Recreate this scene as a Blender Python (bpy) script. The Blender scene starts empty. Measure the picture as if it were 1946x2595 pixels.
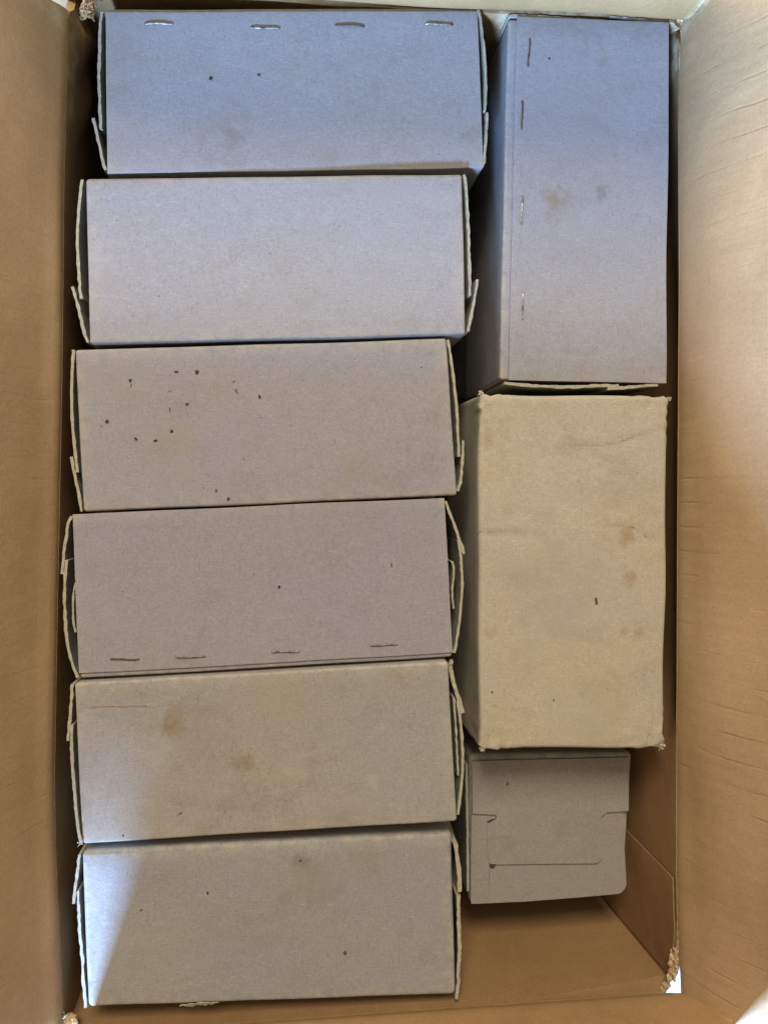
import bpy, bmesh, math, random
from mathutils import Vector, Matrix, noise
from mathutils.bvhtree import BVHTree

scene = bpy.context.scene
col = scene.collection
random.seed(7)

# ------------------------------------------------------------------ camera
W0, H0, F = 1946.0, 2595.0, 1950.0
NADIR = (760.0, 1240.0)            # pixel that lies straight below the lens
ZT = 0.193                         # usual height of the box tops (m)
CAM = Vector((0, 0, ZT + 0.40))
dc = Vector((NADIR[0] - W0 / 2, -(NADIR[1] - H0 / 2), -F)).normalized()
zc = -dc
yc = (Vector((0, 1, 0)) - zc * zc.y).normalized()
xc = yc.cross(zc)
R = Matrix((xc, yc, zc))           # camera space -> world

cam_data = bpy.data.cameras.new('camera')
cam_data.sensor_fit = 'HORIZONTAL'
cam_data.sensor_width = 36.0
cam_data.lens = 36.0 * F / W0
cam_data.clip_start = 0.01
cam_data.clip_end = 50.0
cam = bpy.data.objects.new('camera', cam_data)
cam.matrix_world = Matrix.Translation(CAM) @ R.to_4x4()
col.objects.link(cam)
scene.camera = cam


def ray(px, py):
    return R @ Vector((px - W0 / 2, -(py - H0 / 2), -F))


def P(px, py, z=ZT):
    d = ray(px, py)
    return CAM + d * ((z - CAM.z) / d.z)


def PX(px, py, x):
    d = ray(px, py)
    return CAM + d * (x / d.x)


def PY(px, py, y):
    d = ray(px, py)
    return CAM + d * (y / d.y)


# ------------------------------------------------------------------ light
world = bpy.data.worlds.new('World')
scene.world = world
world.use_nodes = True
bg = world.node_tree.nodes['Background']
bg.inputs['Color'].default_value = (1.0, 0.86, 0.68, 1)
bg.inputs['Strength'].default_value = 0.095


def area(name, loc, target, sx, sy, power, color):
    l = bpy.data.lights.new(name, 'AREA')
    l.shape = 'RECTANGLE'
    l.size, l.size_y = sx, sy
    l.energy = power
    l.color = color
    o = bpy.data.objects.new(name, l)
    o.location = loc
    o.rotation_euler = (Vector(target) - Vector(loc)).to_track_quat('-Z', 'Y').to_euler()
    col.objects.link(o)
    return o


area('room_lamp', (-0.22, 1.22, 1.62), (0.0, 0.0, 0.2), 0.6, 0.6, 38.0, (1.0, 0.88, 0.755))
area('ceiling_lamp', (0.0, 0.55, 2.25), (0.0, 0.0, 0.2), 1.5, 1.5, 14.5, (1.0, 0.88, 0.75))
AZ, EL, DW = math.radians(15), math.radians(20.5), 2.4
area('window_light', (-math.sin(AZ) * math.cos(EL) * DW, -math.cos(AZ) * math.cos(EL) * DW, ZT + math.sin(EL) * DW),
     (0.03, 0.03, ZT), 0.38, 0.60, 500.0, (0.30, 0.53, 1.0))

scene.view_settings.view_transform = 'Standard'
scene.view_settings.look = 'None'
scene.view_settings.exposure = 0.03
scene.view_settings.gamma = 1.0
scene.view_settings.use_curve_mapping = False
scene.render.resolution_x, scene.render.resolution_y = 767, 1024
scene.render.engine = 'CYCLES'


# ------------------------------------------------------------------ materials
class NT:
    def __init__(self, name):
        self.m = bpy.data.materials.new(name)
        self.m.use_nodes = True
        self.t = self.m.node_tree
        self.b = self.t.nodes['Principled BSDF']
        self.b.inputs['Specular IOR Level'].default_value = 0.12

    def n(self, kind, **kw):
        x = self.t.nodes.new(kind)
        for k, v in kw.items():
            setattr(x, k, v)
        return x

    def l(self, a, b):
        self.t.links.new(a, b)

    def noise(self, vec, scale, detail=3.0, rough=0.55, dist=0.0):
        x = self.n('ShaderNodeTexNoise')
        x.inputs['Scale'].default_value = scale
        x.inputs['Detail'].default_value = detail
        x.inputs['Roughness'].default_value = rough
        x.inputs['Distortion'].default_value = dist
        self.l(vec, x.inputs['Vector'])
        return x.outputs['Fac']

    def rng(self, val, a, b, c=0.0, d=1.0, smooth=False):
        x = self.n('ShaderNodeMapRange')
        if smooth:
            x.interpolation_type = 'SMOOTHSTEP'
        for i, v in enumerate((a, b, c, d)):
            x.inputs[i + 1].default_value = v
        self.l(val, x.inputs[0])
        return x.outputs[0]

    def math(self, op, a, b=None, c=None):
        x = self.n('ShaderNodeMath', operation=op)
        for i, v in enumerate((a, b, c)):
            if v is None:
                continue
            if isinstance(v, (int, float)):
                x.inputs[i].default_value = v
            else:
                self.l(v, x.inputs[i])
        return x.outputs[0]

    def mix(self, fac, a, b, mode='MIX'):
        x = self.n('ShaderNodeMix', data_type='RGBA', blend_type=mode)
        if isinstance(fac, (int, float)):
            x.inputs[0].default_value = fac
        else:
            self.l(fac, x.inputs[0])
        for i, v in ((6, a), (7, b)):
            if isinstance(v, tuple):
                x.inputs[i].default_value = (*v, 1)
            else:
                self.l(v, x.inputs[i])
        return x.outputs[2]

    def mapping(self, vec, scale=(1, 1, 1), loc=(0, 0, 0), rot=(0, 0, 0)):
        x = self.n('ShaderNodeMapping')
        x.inputs['Scale'].default_value = scale
        x.inputs['Location'].default_value = loc
        x.inputs['Rotation'].default_value = rot
        self.l(vec, x.inputs['Vector'])
        return x.outputs[0]


def board(name, base, warm, seed=0.0, stains=(), yellow=0.35, mottling=1.0):
    """grey chipboard; stains = (local centre, radius, colour, strength)"""
    q = NT(name)
    co = q.n('ShaderNodeTexCoord').outputs['Object']
    v = q.mapping(co, loc=(seed, seed * 1.7, seed * 0.6))
    big = q.noise(v, 14, 3, 0.6)
    mid = q.noise(v, 70, 4, 0.65)
    fine = q.noise(v, 900, 3, 0.7)
    fib1 = q.noise(q.mapping(v, scale=(1500, 260, 500), rot=(0, 0, 0.5)), 1.0, 2, 0.6, 0.6)
    fib2 = q.noise(q.mapping(v, scale=(260, 1500, 500), rot=(0, 0, 0.3)), 1.0, 2, 0.6, 0.6)
    c = q.mix(q.math('MULTIPLY', q.rng(big, 0.40, 0.68), yellow), base, warm)
    c = q.mix(q.math('MULTIPLY', q.rng(mid, 0.52, 0.72), 0.22 * mottling), c, tuple(x * 0.72 for x in warm))
    c = q.mix(q.math('MULTIPLY', q.rng(mid, 0.46, 0.30), 0.16 * mottling), c, tuple(min(1, x * 1.22) for x in base))
    cloud = q.noise(q.mapping(v, scale=(1.0, 1.6, 1.0), loc=(5, 2, 1)), 26, 5, 0.7, 0.5)
    c = q.mix(q.math('MULTIPLY', q.rng(cloud, 0.53, 0.76), 0.30 * mottling), c, (0.20, 0.165, 0.125))
    scuff = q.noise(q.mapping(v, scale=(18, 160, 60), rot=(0, 0, 0.12)), 1.0, 4, 0.7, 0.3)
    c = q.mix(q.math('MULTIPLY', q.math('MULTIPLY', q.rng(scuff, 0.60, 0.76), q.rng(big, 0.42, 0.6)), 0.38), c, tuple(min(1, x * 1.3) for x in base))
    # fine grain and fibres
    g = q.rng(fine, 0.30, 0.72, 0.86, 1.13)
    g = q.math('MULTIPLY', g, q.rng(fib1, 0.56, 0.76, 1.0, 0.80))
    g = q.math('MULTIPLY', g, q.rng(fib2, 0.56, 0.76, 1.0, 1.22))
    gm = q.n('ShaderNodeCombineColor')
    for i in range(3):
        q.l(g, gm.inputs[i])
    c = q.mix(1.0, c, gm.outputs[0], 'MULTIPLY')
    # sparse dark specks of recycled stock
    sp = q.noise(q.mapping(v, loc=(3.1, 0.2, 0.9)), 520, 1, 0.4)
    c = q.mix(q.math('MULTIPLY', q.rng(sp, 0.76, 0.80), 0.35), c, (0.05, 0.045, 0.04))
    # stains
    if stains:
        wob = q.n('ShaderNodeTexNoise')
        wob.inputs['Scale'].default_value = 120
        wob.inputs['Detail'].default_value = 6
        wob.inputs['Roughness'].default_value = 0.65
        q.l(v, wob.inputs['Vector'])
        off = q.n('ShaderNodeVectorMath', operation='SUBTRACT')
        q.l(wob.outputs['Color'], off.inputs[0])
        off.inputs[1].default_value = (0.5, 0.5, 0.5)
        for (ctr, rad, colr, stg) in stains:
            sc = q.n('ShaderNodeVectorMath', operation='SCALE')
            q.l(off.outputs[0], sc.inputs[0])
            sc.inputs['Scale'].default_value = rad * 2.6
            ad = q.n('ShaderNodeVectorMath', operation='ADD')
            q.l(co, ad.inputs[0])
            q.l(sc.outputs[0], ad.inputs[1])
            ds = q.n('ShaderNodeVectorMath', operation='DISTANCE')
            q.l(ad.outputs[0], ds.inputs[0])
            ds.inputs[1].default_value = ctr
            f = q.rng(ds.outputs['Value'], rad, rad * 0.15, 0, 1, True)
            c = q.mix(q.math('MULTIPLY', f, stg), c, colr)
    # worn, paler edges
    at = q.n('ShaderNodeAttribute', attribute_name='wear')
    wn = q.noise(v, 160, 4, 0.7)
    wf = q.math('MULTIPLY', q.math('MULTIPLY', at.outputs['Fac'], q.rng(wn, 0.40, 0.66)), 0.75)
    c = q.mix(wf, c, (0.40, 0.36, 0.27))
    q.l(c, q.b.inputs['Base Color'])
    q.b.inputs['Roughness'].default_value = 0.86
    bp = q.n('ShaderNodeBump')
    bp.inputs['Strength'].default_value = 0.35
    bp.inputs['Distance'].default_value = 0.0006
    h = q.math('ADD', q.math('MULTIPLY', fine, 0.6), q.math('MULTIPLY', mid, 1.6))
    h = q.math('ADD', h, q.math('MULTIPLY', q.noise(v, 28, 2, 0.5), 3.0))
    q.l(h, bp.inputs['Height'])
    q.l(bp.outputs[0], q.b.inputs['Normal'])
    return q.m


def kraft(name, base, lines_axis=None, seed=0.0, line_strength=0.5):
    q = NT(name)
    co = q.n('ShaderNodeTexCoord').outputs['Object']
    v = q.mapping(co, loc=(seed, seed * 0.7, seed * 1.3))
    big = q.noise(v, 9, 4, 0.6)
    mid = q.noise(v, 60, 4, 0.6)
    fine = q.noise(v, 700, 3, 0.7)
    st = {'X': (1100, 60, 60), 'Y': (60, 1100, 60)}.get(lines_axis, (900, 120, 120))
    fib = q.noise(q.mapping(v, scale=st), 1.0, 2, 0.6, 0.4)
    c = q.mix(q.rng(big, 0.35, 0.68), base, (base[0] * 0.80, base[1] * 0.76, base[2] * 0.70))
    c = q.mix(q.math('MULTIPLY', q.rng(mid, 0.52, 0.75), 0.25), c, (base[0] * 1.25, base[1] * 1.2, base[2] * 1.15))
    g = q.math('MULTIPLY', q.rng(fine, 0.3, 0.72, 0.90, 1.10), q.rng(fib, 0.35, 0.7, 0.97, 1.03))
    h = q.math('ADD', q.math('MULTIPLY', fine, 0.25), q.math('MULTIPLY', mid, 0.9))
    if lines_axis:
        # crushed flutes: faint broken lines running up the board
        w0 = q.n('ShaderNodeTexWave')
        w0.bands_direction = lines_axis
        w0.inputs['Scale'].default_value = 24.0
        w0.inputs['Distortion'].default_value = 0.7
        w0.inputs['Detail'].default_value = 2.0
        w0.inputs['Detail Scale'].default_value = 1.5
        q.l(v, w0.inputs['Vector'])
        dent = q.rng(w0.outputs['Fac'], 0.965, 1.0, 0, 1, True)
        pat = q.rng(q.noise(v, 30, 4, 0.7), 0.50, 0.68)
        dent = q.math('MULTIPLY', dent, pat)
        g = q.math('MULTIPLY', g, q.math('SUBTRACT', 1.0, q.math('MULTIPLY', dent, 0.10 * line_strength)))
        h = q.math('SUBTRACT', h, q.math('MULTIPLY', dent, 0.35 * line_strength))
        w = q.n('ShaderNodeTexWave')
        w.bands_direction = lines_axis
        w.inputs['Scale'].default_value = 40.0
        w.inputs['Distortion'].default_value = 1.2
        w.inputs['Detail'].default_value = 2.0
        q.l(v, w.inputs['Vector'])
        h = q.math('ADD', h, q.math('MULTIPLY', w.outputs['Fac'], 0.08 * line_strength))
    gm = q.n('ShaderNodeCombineColor')
    for i in range(3):
        q.l(g, gm.inputs[i])
    c = q.mix(1.0, c, gm.outputs[0], 'MULTIPLY')
    at = q.n('ShaderNodeAttribute', attribute_name='wear')
    wn = q.noise(v, 130, 4, 0.7)
    c = q.mix(q.math('MULTIPLY', at.outputs['Fac'], q.rng(wn, 0.38, 0.64)), c, (0.55, 0.44, 0.28))
    q.l(c, q.b.inputs['Base Color'])
    q.b.inputs['Roughness'].default_value = 0.72
    q.b.inputs['Specular IOR Level'].default_value = 0.2
    bp = q.n('ShaderNodeBump')
    bp.inputs['Strength'].default_value = 0.5
    bp.inputs['Distance'].default_value = 0.0009
    q.l(h, bp.inputs['Height'])
    q.l(bp.outputs[0], q.b.inputs['Normal'])
    return q.m


def plain(name, c1, c2, scale, rough=0.8, metal=0.0):
    q = NT(name)
    co = q.n('ShaderNodeTexCoord').outputs['Object']
    f = q.rng(q.noise(co, scale, 4, 0.65), 0.36, 0.64)
    q.l(q.mix(f, c1, c2), q.b.inputs['Base Color'])
    q.b.inputs['Roughness'].default_value = rough
    q.b.inputs['Metallic'].default_value = metal
    if metal:
        q.b.inputs['Specular IOR Level'].default_value = 0.5
    return q.m


GREY = (0.264, 0.256, 0.260)
GREYW = (0.292, 0.258, 0.202)
M_EDGE = plain('cut_board_edge', (0.39, 0.355, 0.26), (0.27, 0.25, 0.18), 900, 0.9)
M_FLAPIN = plain('board_lining', (0.25, 0.245, 0.19), (0.19, 0.19, 0.15), 300, 0.9)
M_STEEL = plain('staple_wire', (0.42, 0.39, 0.35), (0.10, 0.075, 0.055), 380, 0.40, 0.7)
M_RUST = plain('rusted_wire', (0.07, 0.045, 0.035), (0.17, 0.115, 0.085), 500, 0.6, 0.4)
M_FLECK = plain('dark_fleck', (0.030, 0.027, 0.022), (0.055, 0.045, 0.035), 3000, 0.8)
M_FLECK2 = plain('grey_fleck', (0.06, 0.052, 0.042), (0.10, 0.085, 0.066), 3000, 0.85)
M_BROWNFLECK = plain('brown_fleck', (0.09, 0.035, 0.015), (0.14, 0.06, 0.03), 2500, 0.8)
M_CREASE = plain('crease_line', (0.24, 0.205, 0.145), (0.31, 0.27, 0.20), 1200, 0.9)
M_SCRATCH = plain('brown_scratch', (0.19, 0.12, 0.06), (0.27, 0.20, 0.13), 700, 0.9)
M_TORN = plain('torn_kraft_fibre', (0.58, 0.45, 0.27), (0.34, 0.22, 0.11), 350, 0.95)
M_TORNG = plain('torn_board_fibre', (0.52, 0.47, 0.35), (0.38, 0.33, 0.22), 400, 0.95)
M_HOLE = plain('punched_slot', (0.035, 0.035, 0.026), (0.06, 0.06, 0.045), 900, 0.9)
M_FLOOR = plain('pale_floor', (0.86, 0.85, 0.82), (0.80, 0.79, 0.76), 6, 0.5)


# ------------------------------------------------------------------ mesh helpers
def mesh_obj(name, verts, faces, mats, parent=None, base=Vector((0, 0, 0)), midx=None, wear=None, smooth=True):
    me = bpy.data.meshes.new(name)
    me.from_pydata([tuple(Vector(p) - base) for p in verts], [], faces)
    for m in (mats if isinstance(mats, (list, tuple)) else [mats]):
        me.materials.append(m)
    if midx:
        me.polygons.foreach_set('material_index', midx)
    if wear:
        a = me.attributes.new('wear', 'FLOAT', 'POINT')
        a.data.foreach_set('value', wear)
    bm = bmesh.new()
    bm.from_mesh(me)
    bmesh.ops.recalc_face_normals(bm, faces=bm.faces)
    bm.to_mesh(me)
    bm.free()
    if smooth:
        me.polygons.foreach_set('use_smooth', [True] * len(me.polygons))
        me.set_sharp_from_angle(angle=math.radians(40))
    me.update()
    o = bpy.data.objects.new(name, me)
    col.objects.link(o)
    if parent:
        o.parent = parent
    return o


def thing(name, base, label, cat, group=None):
    o = bpy.data.objects.new(name, None)
    o.empty_display_size = 0.02
    o.location = base
    o['label'] = label
    o['category'] = cat
    if group:
        o['group'] = group
    col.objects.link(o)
    return o


def steps(length, r, n):
    a = [0, r * 0.22, r * 0.6, r]
    inner = [r + (length - 2 * r) * i / n for i in range(1, n)]
    return a + inner + [length - x for x in reversed(a)]


def rbox(top, bot, r=0.0016, n=(26, 14, 9), sag=0.0, wob=0.0, seed=0.0, crumple=0.0, creases=()):
    """rounded box through 4 top and 4 bottom corners (TL, TR, BR, BL); returns verts, faces, wear"""
    L = (top[1] - top[0]).length
    Wd = (top[3] - top[0]).length
    D = (top[0] - bot[0]).length
    dims = (L, Wd, D)
    st = [steps(dims[i], r, n[i]) for i in range(3)]
    idx, verts, faces, wear = {}, [], [], []

    def tri(u, v, w):
        u, v, w = u / L, v / Wd, w / D
        a = top[0].lerp(top[1], u).lerp(top[3].lerp(top[2], u), v)
        b = bot[0].lerp(bot[1], u).lerp(bot[3].lerp(bot[2], u), v)
        return a.lerp(b, w)

    def vert(p):
        k = tuple(round(x * 1e7) for x in p)
        if k in idx:
            return idx[k]
        inner = Vector([min(max(p[i], r), dims[i] - r) for i in range(3)])
        d = Vector(p) - inner
        q = inner + d.normalized() * r if d.length > 1e-9 else Vector(p)
        w = tri(*q)
        # sagging / bulging panels and slow waviness
        su, sv, sw = (math.sin(math.pi * min(max(p[i] / dims[i], 0), 1)) for i in range(3))
        if p[2] < 1e-9:
            w.z += sag * su ** 0.6 * sv ** 0.6
        nn = noise.noise_vector(w * 18 + Vector((seed, seed * 2, 0)))
        w += nn * wob
        if crumple:
            e = [min(p[i], dims[i] - p[i]) for i in range(3)]
            cd = sum(sorted(e)[:3])
            k2 = max(0.0, 1 - cd / 0.03)
            w += noise.noise_vector(w * 230 + Vector((seed, 0, 3))) * crumple * k2
        for cr in creases:
            if p[2] > r * 1.5:
                break
            for a, b in zip(cr, cr[1:]):
                ab = b - a
                tt = min(1, max(0, ((w.x - a.x) * ab.x + (w.y - a.y) * ab.y) / (ab.x ** 2 + ab.y ** 2)))
                m = a + ab * tt
                dx, dy = w.x - m.x, w.y - m.y
                dd = math.hypot(dx, dy)
                sd = 1 if ab.x * dy - ab.y * dx > 0 else -1
                w.z += (-0.00035 * math.exp(-(dd / 0.0014) ** 2) + sd * 0.00022 * math.exp(-(dd / 0.005) ** 2)) / (len(cr) - 1) * 2
        outs = sum(1 for i in range(3) if p[i] < r * 0.99 or p[i] > dims[i] - r * 0.99)
        e = sorted(min(p[i], dims[i] - p[i]) for i in range(3))
        wv = 1.0 if outs >= 2 else max(0.0, 0.55 - (e[1] - r) / 0.0035) if e[1] < 0.006 else 0.0
        idx[k] = len(verts)
        verts.append(w)
        wear.append(min(1.0, max(0.0, wv)))
        return idx[k]

    for ax in range(3):
        a, b = [i for i in range(3) if i != ax]
        for side in (0.0, dims[ax]):
            for i in range(len(st[a]) - 1):
                for j in range(len(st[b]) - 1):
                    f = []
                    for (ii, jj) in ((i, j), (i + 1, j), (i + 1, j + 1), (i, j + 1)):
                        p = [0, 0, 0]
                        p[ax], p[a], p[b] = side, st[a][ii], st[b][jj]
                        f.append(vert(p))
                    faces.append(f)
    return verts, faces, wear


def catmull(pts, n):
    p = [pts[0] * 2 - pts[1]] + list(pts) + [pts[-1] * 2 - pts[-2]]
    seg = len(pts) - 1
    out = []
    for k in range(n + 1):
        t = k / n * seg
        i = min(int(t), seg - 1)
        t -= i
        a, b, c, d = p[i:i + 4]
        out.append(0.5 * ((2 * b) + (c - a) * t + (2 * a - 5 * b + 4 * c - d) * t * t + (3 * b - a - 3 * c + d) * t ** 3))
    return out


def flap(parent, base, pts, z, depth, t=0.0014, sign=1, flare=0.0, name='end_flap', seed=0.0, rag=0.00040, mat=None, drop=0.0):
    """upright board flap following a line of pixels at height z; cut edge on top"""
    ctr = catmull([P(x, y, z) for x, y in pts], 30)
    n = len(ctr)
    rows = 8
    verts, faces, mi = [], [], []
    for i, c in enumerate(ctr):
        d = (ctr[min(i + 1, n - 1)] - ctr[max(i - 1, 0)])
        nr = Vector((-d.y, d.x, 0)).normalized() * sign
        for s in (-1, 1):
            for k in range(rows + 1):
                w = k / rows
                zz = z - drop - depth * w
                if k == 0:
                    zz += noise.noise(c * 320 + Vector((seed, s, 0))) * 0.0005 - 0.0002
                off = nr * (s * t / 2 + flare * math.sin(w * math.pi * 0.9) * math.sin(math.pi * i / (n - 1)) ** 0.7)
                off += nr * noise.noise(Vector((c.x * 380, c.y * 380, s * 5 + seed))) * rag * (1 if k == 0 else 0.3)
                verts.append(Vector((c.x + off.x, c.y + off.y, zz)))
    st = 2 * (rows + 1)

    def vi(i, s, k):
        return i * st + s * (rows + 1) + k
    for i in range(n - 1):
        for k in range(rows):
            faces.append([vi(i, 1, k), vi(i + 1, 1, k), vi(i + 1, 1, k + 1), vi(i, 1, k + 1)]); mi.append(0)
            faces.append([vi(i, 0, k), vi(i, 0, k + 1), vi(i + 1, 0, k + 1), vi(i + 1, 0, k)]); mi.append(1)
        faces.append([vi(i, 0, 0), vi(i + 1, 0, 0), vi(i + 1, 1, 0), vi(i, 1, 0)]); mi.append(2)
        faces.append([vi(i, 0, rows), vi(i, 1, rows), vi(i + 1, 1, rows), vi(i + 1, 0, rows)]); mi.append(2)
    for i in (0, n - 1):
        for k in range(rows):
            faces.append([vi(i, 0, k), vi(i, 1, k), vi(i, 1, k + 1), vi(i, 0, k + 1)]); mi.append(2)
    return mesh_obj(name, verts, faces, [mat or M_EDGE, M_FLAPIN, M_EDGE], parent, base, mi)


def plate(parent, base, pts, z, h, mat, name, zf=None):
    """thin flat piece with a pixel outline lying at height z, h thick; zf overrides the height per point"""
    top = [P(x, y, z + h) for x, y in pts]
    bot = [Vector((p.x, p.y, p.z - h)) for p in top]
    if zf:
        for p, (x, y) in zip(top, pts):
            p.z += zf(x, y)
        for p, (x, y) in zip(bot, pts):
            p.z += zf(x, y)
    n = len(pts)
    faces = [list(range(n)), list(range(2 * n - 1, n - 1, -1))]
    for i in range(n):
        faces.append([i, (i + 1) % n, n + (i + 1) % n, n + i])
    return mesh_obj(name, top + bot, faces, mat, parent, base, smooth=False)


def fleck(parent, base, x, y, w, h, z, rot=0.0, mat=None):
    z = z(x, y) - 0.0001 if callable(z) else z
    c, s = math.cos(rot), math.sin(rot)
    pts = []
    for (a, b) in ((-1, -1), (0.1, -1.1), (1, -0.8), (1.05, 0.2), (0.8, 1), (-0.9, 0.95)):
        a *= w / 2 * random.uniform(0.85, 1.1)
        b *= h / 2 * random.uniform(0.85, 1.1)
        pts.append((x + a * c - b * s, y + a * s + b * c))
    return plate(parent, base, pts, z, 0.00025, mat or random.choice((M_FLECK, M_FLECK, M_FLECK2)), 'dark_fleck')


def ribbon(parent, base, pts, z, width, mat, name):
    """thin uneven line lying on a panel"""
    ctr = catmull([P(x, y, z(x, y)) for x, y in pts], 24)
    L, Rr = [], []
    n = len(ctr)
    for i, c in enumerate(ctr):
        d = ctr[min(i + 1, n - 1)] - ctr[max(i - 1, 0)]
        nr = Vector((-d.y, d.x, 0)).normalized()
        w = width * (0.35 + 0.65 * abs(noise.noise(c * 700))) * (0.25 + 0.75 * math.sin(math.pi * (i + 0.4) / n))
        j = nr * noise.noise(c * 260) * width * 1.2
        L.append(c + nr * w + j)
        Rr.append(c - nr * w + j)
    up = Vector((0, 0, 0.00012))
    verts = [p + up for p in L] + [p + up for p in Rr] + [p - up * 2 for p in L] + [p - up * 2 for p in Rr]
    faces = []
    for i in range(n - 1):
        faces += [[i, i + 1, n + i + 1, n + i], [i, 2 * n + i, 2 * n + i + 1, i + 1], [n + i, n + i + 1, 3 * n + i + 1, 3 * n + i]]
    return mesh_obj(name, verts, faces, mat, parent, base, smooth=False)


def tube(path, rx, ry, up, seg=8):
    verts, faces = [], []
    n = len(path)
    for i, p in enumerate(path):
        d = (path[min(i + 1, n - 1)] - path[max(i - 1, 0)]).normalized()
        side = d.cross(up)
        side = side.normalized() if side.length > 1e-6 else Vector((1, 0, 0))
        u = side.cross(d).normalized()
        for k in range(seg):
            a = 2 * math.pi * k / seg
            verts.append(p + side * math.cos(a) * rx + u * math.sin(a) * ry)
    for i in range(n - 1):
        for k in range(seg):
            faces.append([i * seg + k, i * seg + (k + 1) % seg, (i + 1) * seg + (k + 1) % seg, (i + 1) * seg + k])
    faces.append(list(range(seg)))
    faces.append(list(range((n - 1) * seg, n * seg)))
    return verts, faces


def staple(parent, base, x0, y0, x1, y1, z, rust=False):
    a, b = (P(x, y, z(x, y)) for x, y in ((x0, y0), (x1, y1)))
    d = (b - a).normalized()
    up = Vector((0, 0, 1))
    side = d.cross(up).normalized()
    path = [a - up * 0.0012, a + up * 0.00010, a + up * 0.00028 + d * 0.0004]
    for k in range(1, 8):
        t = k / 8
        path.append(a.lerp(b, t) + up * (0.00034 + 0.00016 * math.sin(t * math.pi)) + side * 0.0002 * math.sin(t * 5 + x0))
    path += [b + up * 0.00028 - d * 0.0004, b + up * 0.00010, b - up * 0.0012]
    v, f = tube(path, 0.00030, 0.00046, side)
    return mesh_obj('staple', v, f, M_RUST if rust else M_STEEL, parent, base)


def tuft(parent, base, ctr, size, count, mat, name='torn_fibres', spread=(1, 1, 1), length=0.006, w=0.0012, seed=1):
    """ragged curled slivers of torn paper"""
    rd = random.Random(seed)
    verts, faces = [], []
    for _ in range(count):
        o = ctr + Vector([rd.gauss(0, 0.42) * size * spread[i] for i in range(3)])
        d = Vector((rd.uniform(-1, 1), rd.uniform(-1, 1), rd.uniform(-0.7, 0.9))).normalized()
        s = d.cross(Vector((rd.uniform(-1, 1), rd.uniform(-1, 1), rd.uniform(-1, 1)))).normalized()
        nrm = d.cross(s)
        ln = length * rd.uniform(0.35, 1.1)
        ww = w * rd.uniform(0.3, 1.1)
        curl = rd.uniform(-0.6, 0.6)
        m = 5
        i0 = len(verts)
        for k in range(m):
            t = k / (m - 1)
            c = o + d * ln * (t - 0.4) + nrm * curl * ln * t * t
            hw = ww * (1 - 0.8 * t) * rd.uniform(0.6, 1.1)
            th = 0.00012
            verts += [c + s * hw + nrm * th, c - s * hw + nrm * th, c - s * hw - nrm * th, c + s * hw - nrm * th]
        for k in range(m - 1):
            a = i0 + 4 * k
            for e in range(4):
                faces.append([a + e, a + (e + 1) % 4, a + 4 + (e + 1) % 4, a + 4 + e])
        faces += [[i0, i0 + 1, i0 + 2, i0 + 3], [i0 + 4 * m - 4 + e for e in range(4)]]
    return mesh_obj(name, verts, faces, mat, parent, base, smooth=False)


# ------------------------------------------------------------------ floor under everything
fl = mesh_obj('floor', [(-3, -3, -0.001), (3, -3, -0.001), (3, 3, -0.001), (-3, 3, -0.001),
                        (-3, -3, -0.03), (3, -3, -0.03), (3, 3, -0.03), (-3, 3, -0.03)],
              [[0, 1, 2, 3], [4, 7, 6, 5], [0, 4, 5, 1], [1, 5, 6, 2], [2, 6, 7, 3], [3, 7, 4, 0]], M_FLOOR, smooth=False)
fl['kind'] = 'structure'

# ------------------------------------------------------------------ the big open carton
ZR = 0.190                                   # rim height
TH = 0.0042                                  # board thickness
XR = P(1717, 1300, ZR).x
XL = P(140, 1900, ZR).x
YF = P(1000, 2556, ZR).y
YB = P(900, 9, ZR).y
CB = Vector(((XL + XR) / 2, (YF + YB) / 2, 0))
carton = thing('shipping_carton', CB, 'large open brown corrugated carton with torn corners holding all the grey boxes', 'carton')
M_WALL = kraft('kraft_wall', (0.305, 0.185, 0.083), None, 1.3)  # same board as the flaps; shade inside the carton is put into its colour
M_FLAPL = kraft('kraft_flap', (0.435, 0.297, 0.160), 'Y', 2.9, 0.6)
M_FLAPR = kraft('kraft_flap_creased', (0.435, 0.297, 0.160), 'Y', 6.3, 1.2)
M_FLAPE = kraft('kraft_end_flap', (0.40, 0.252, 0.112), 'X', 4.1, 0.5)  # flap board darkened in colour to offset strong window light on the back flap


def sheet(name, grid, out, mat, th=TH, wear_fn=None):
    """grid[i][j] of points -> slab of board, thickened along -out side"""
    ni, nj = len(grid), len(grid[0])
    verts, wear = [], []
    for s in (0, 1):
        for i in range(ni):
            for j in range(nj):
                p = grid[i][j]
                o = out(i, j) if callable(out) else out
                verts.append(p + o * th * s)
                wear.append(wear_fn(i, j, s) if wear_fn else 0.0)
    N = ni * nj
    faces = []
    for i in range(ni - 1):
        for j in range(nj - 1):
            a = i * nj + j
            faces.append([a, a + 1, a + nj + 1, a + nj])
            faces.append([N + a, N + a + nj, N + a + nj + 1, N + a + 1])
    for i in range(ni - 1):
        for j in (0, nj - 1):
            a = i * nj + j
            faces.append([a, a + nj, N + a + nj, N + a])
    for j in range(nj - 1):
        for i in (0, ni - 1):
            a = i * nj + j
            faces.append([a, a + 1, N + a + 1, N + a])
    return mesh_obj(name, verts, faces, mat, carton, CB, wear=wear)


def interp(tab, x):
    if x <= tab[0][0]:
        return tab[0][1]
    for (a, b), (c, d) in zip(tab, tab[1:]):
        if x <= c:
            return b + (d - b) * (x - a) / (c - a)
    return tab[-1][1]


def frange(a, b, n):
    return [a + (b - a) * i / n for i in range(n + 1)]


def smooth01(t):
    t = min(1, max(0, t))
    return t * t * (3 - 2 * t)


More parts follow.
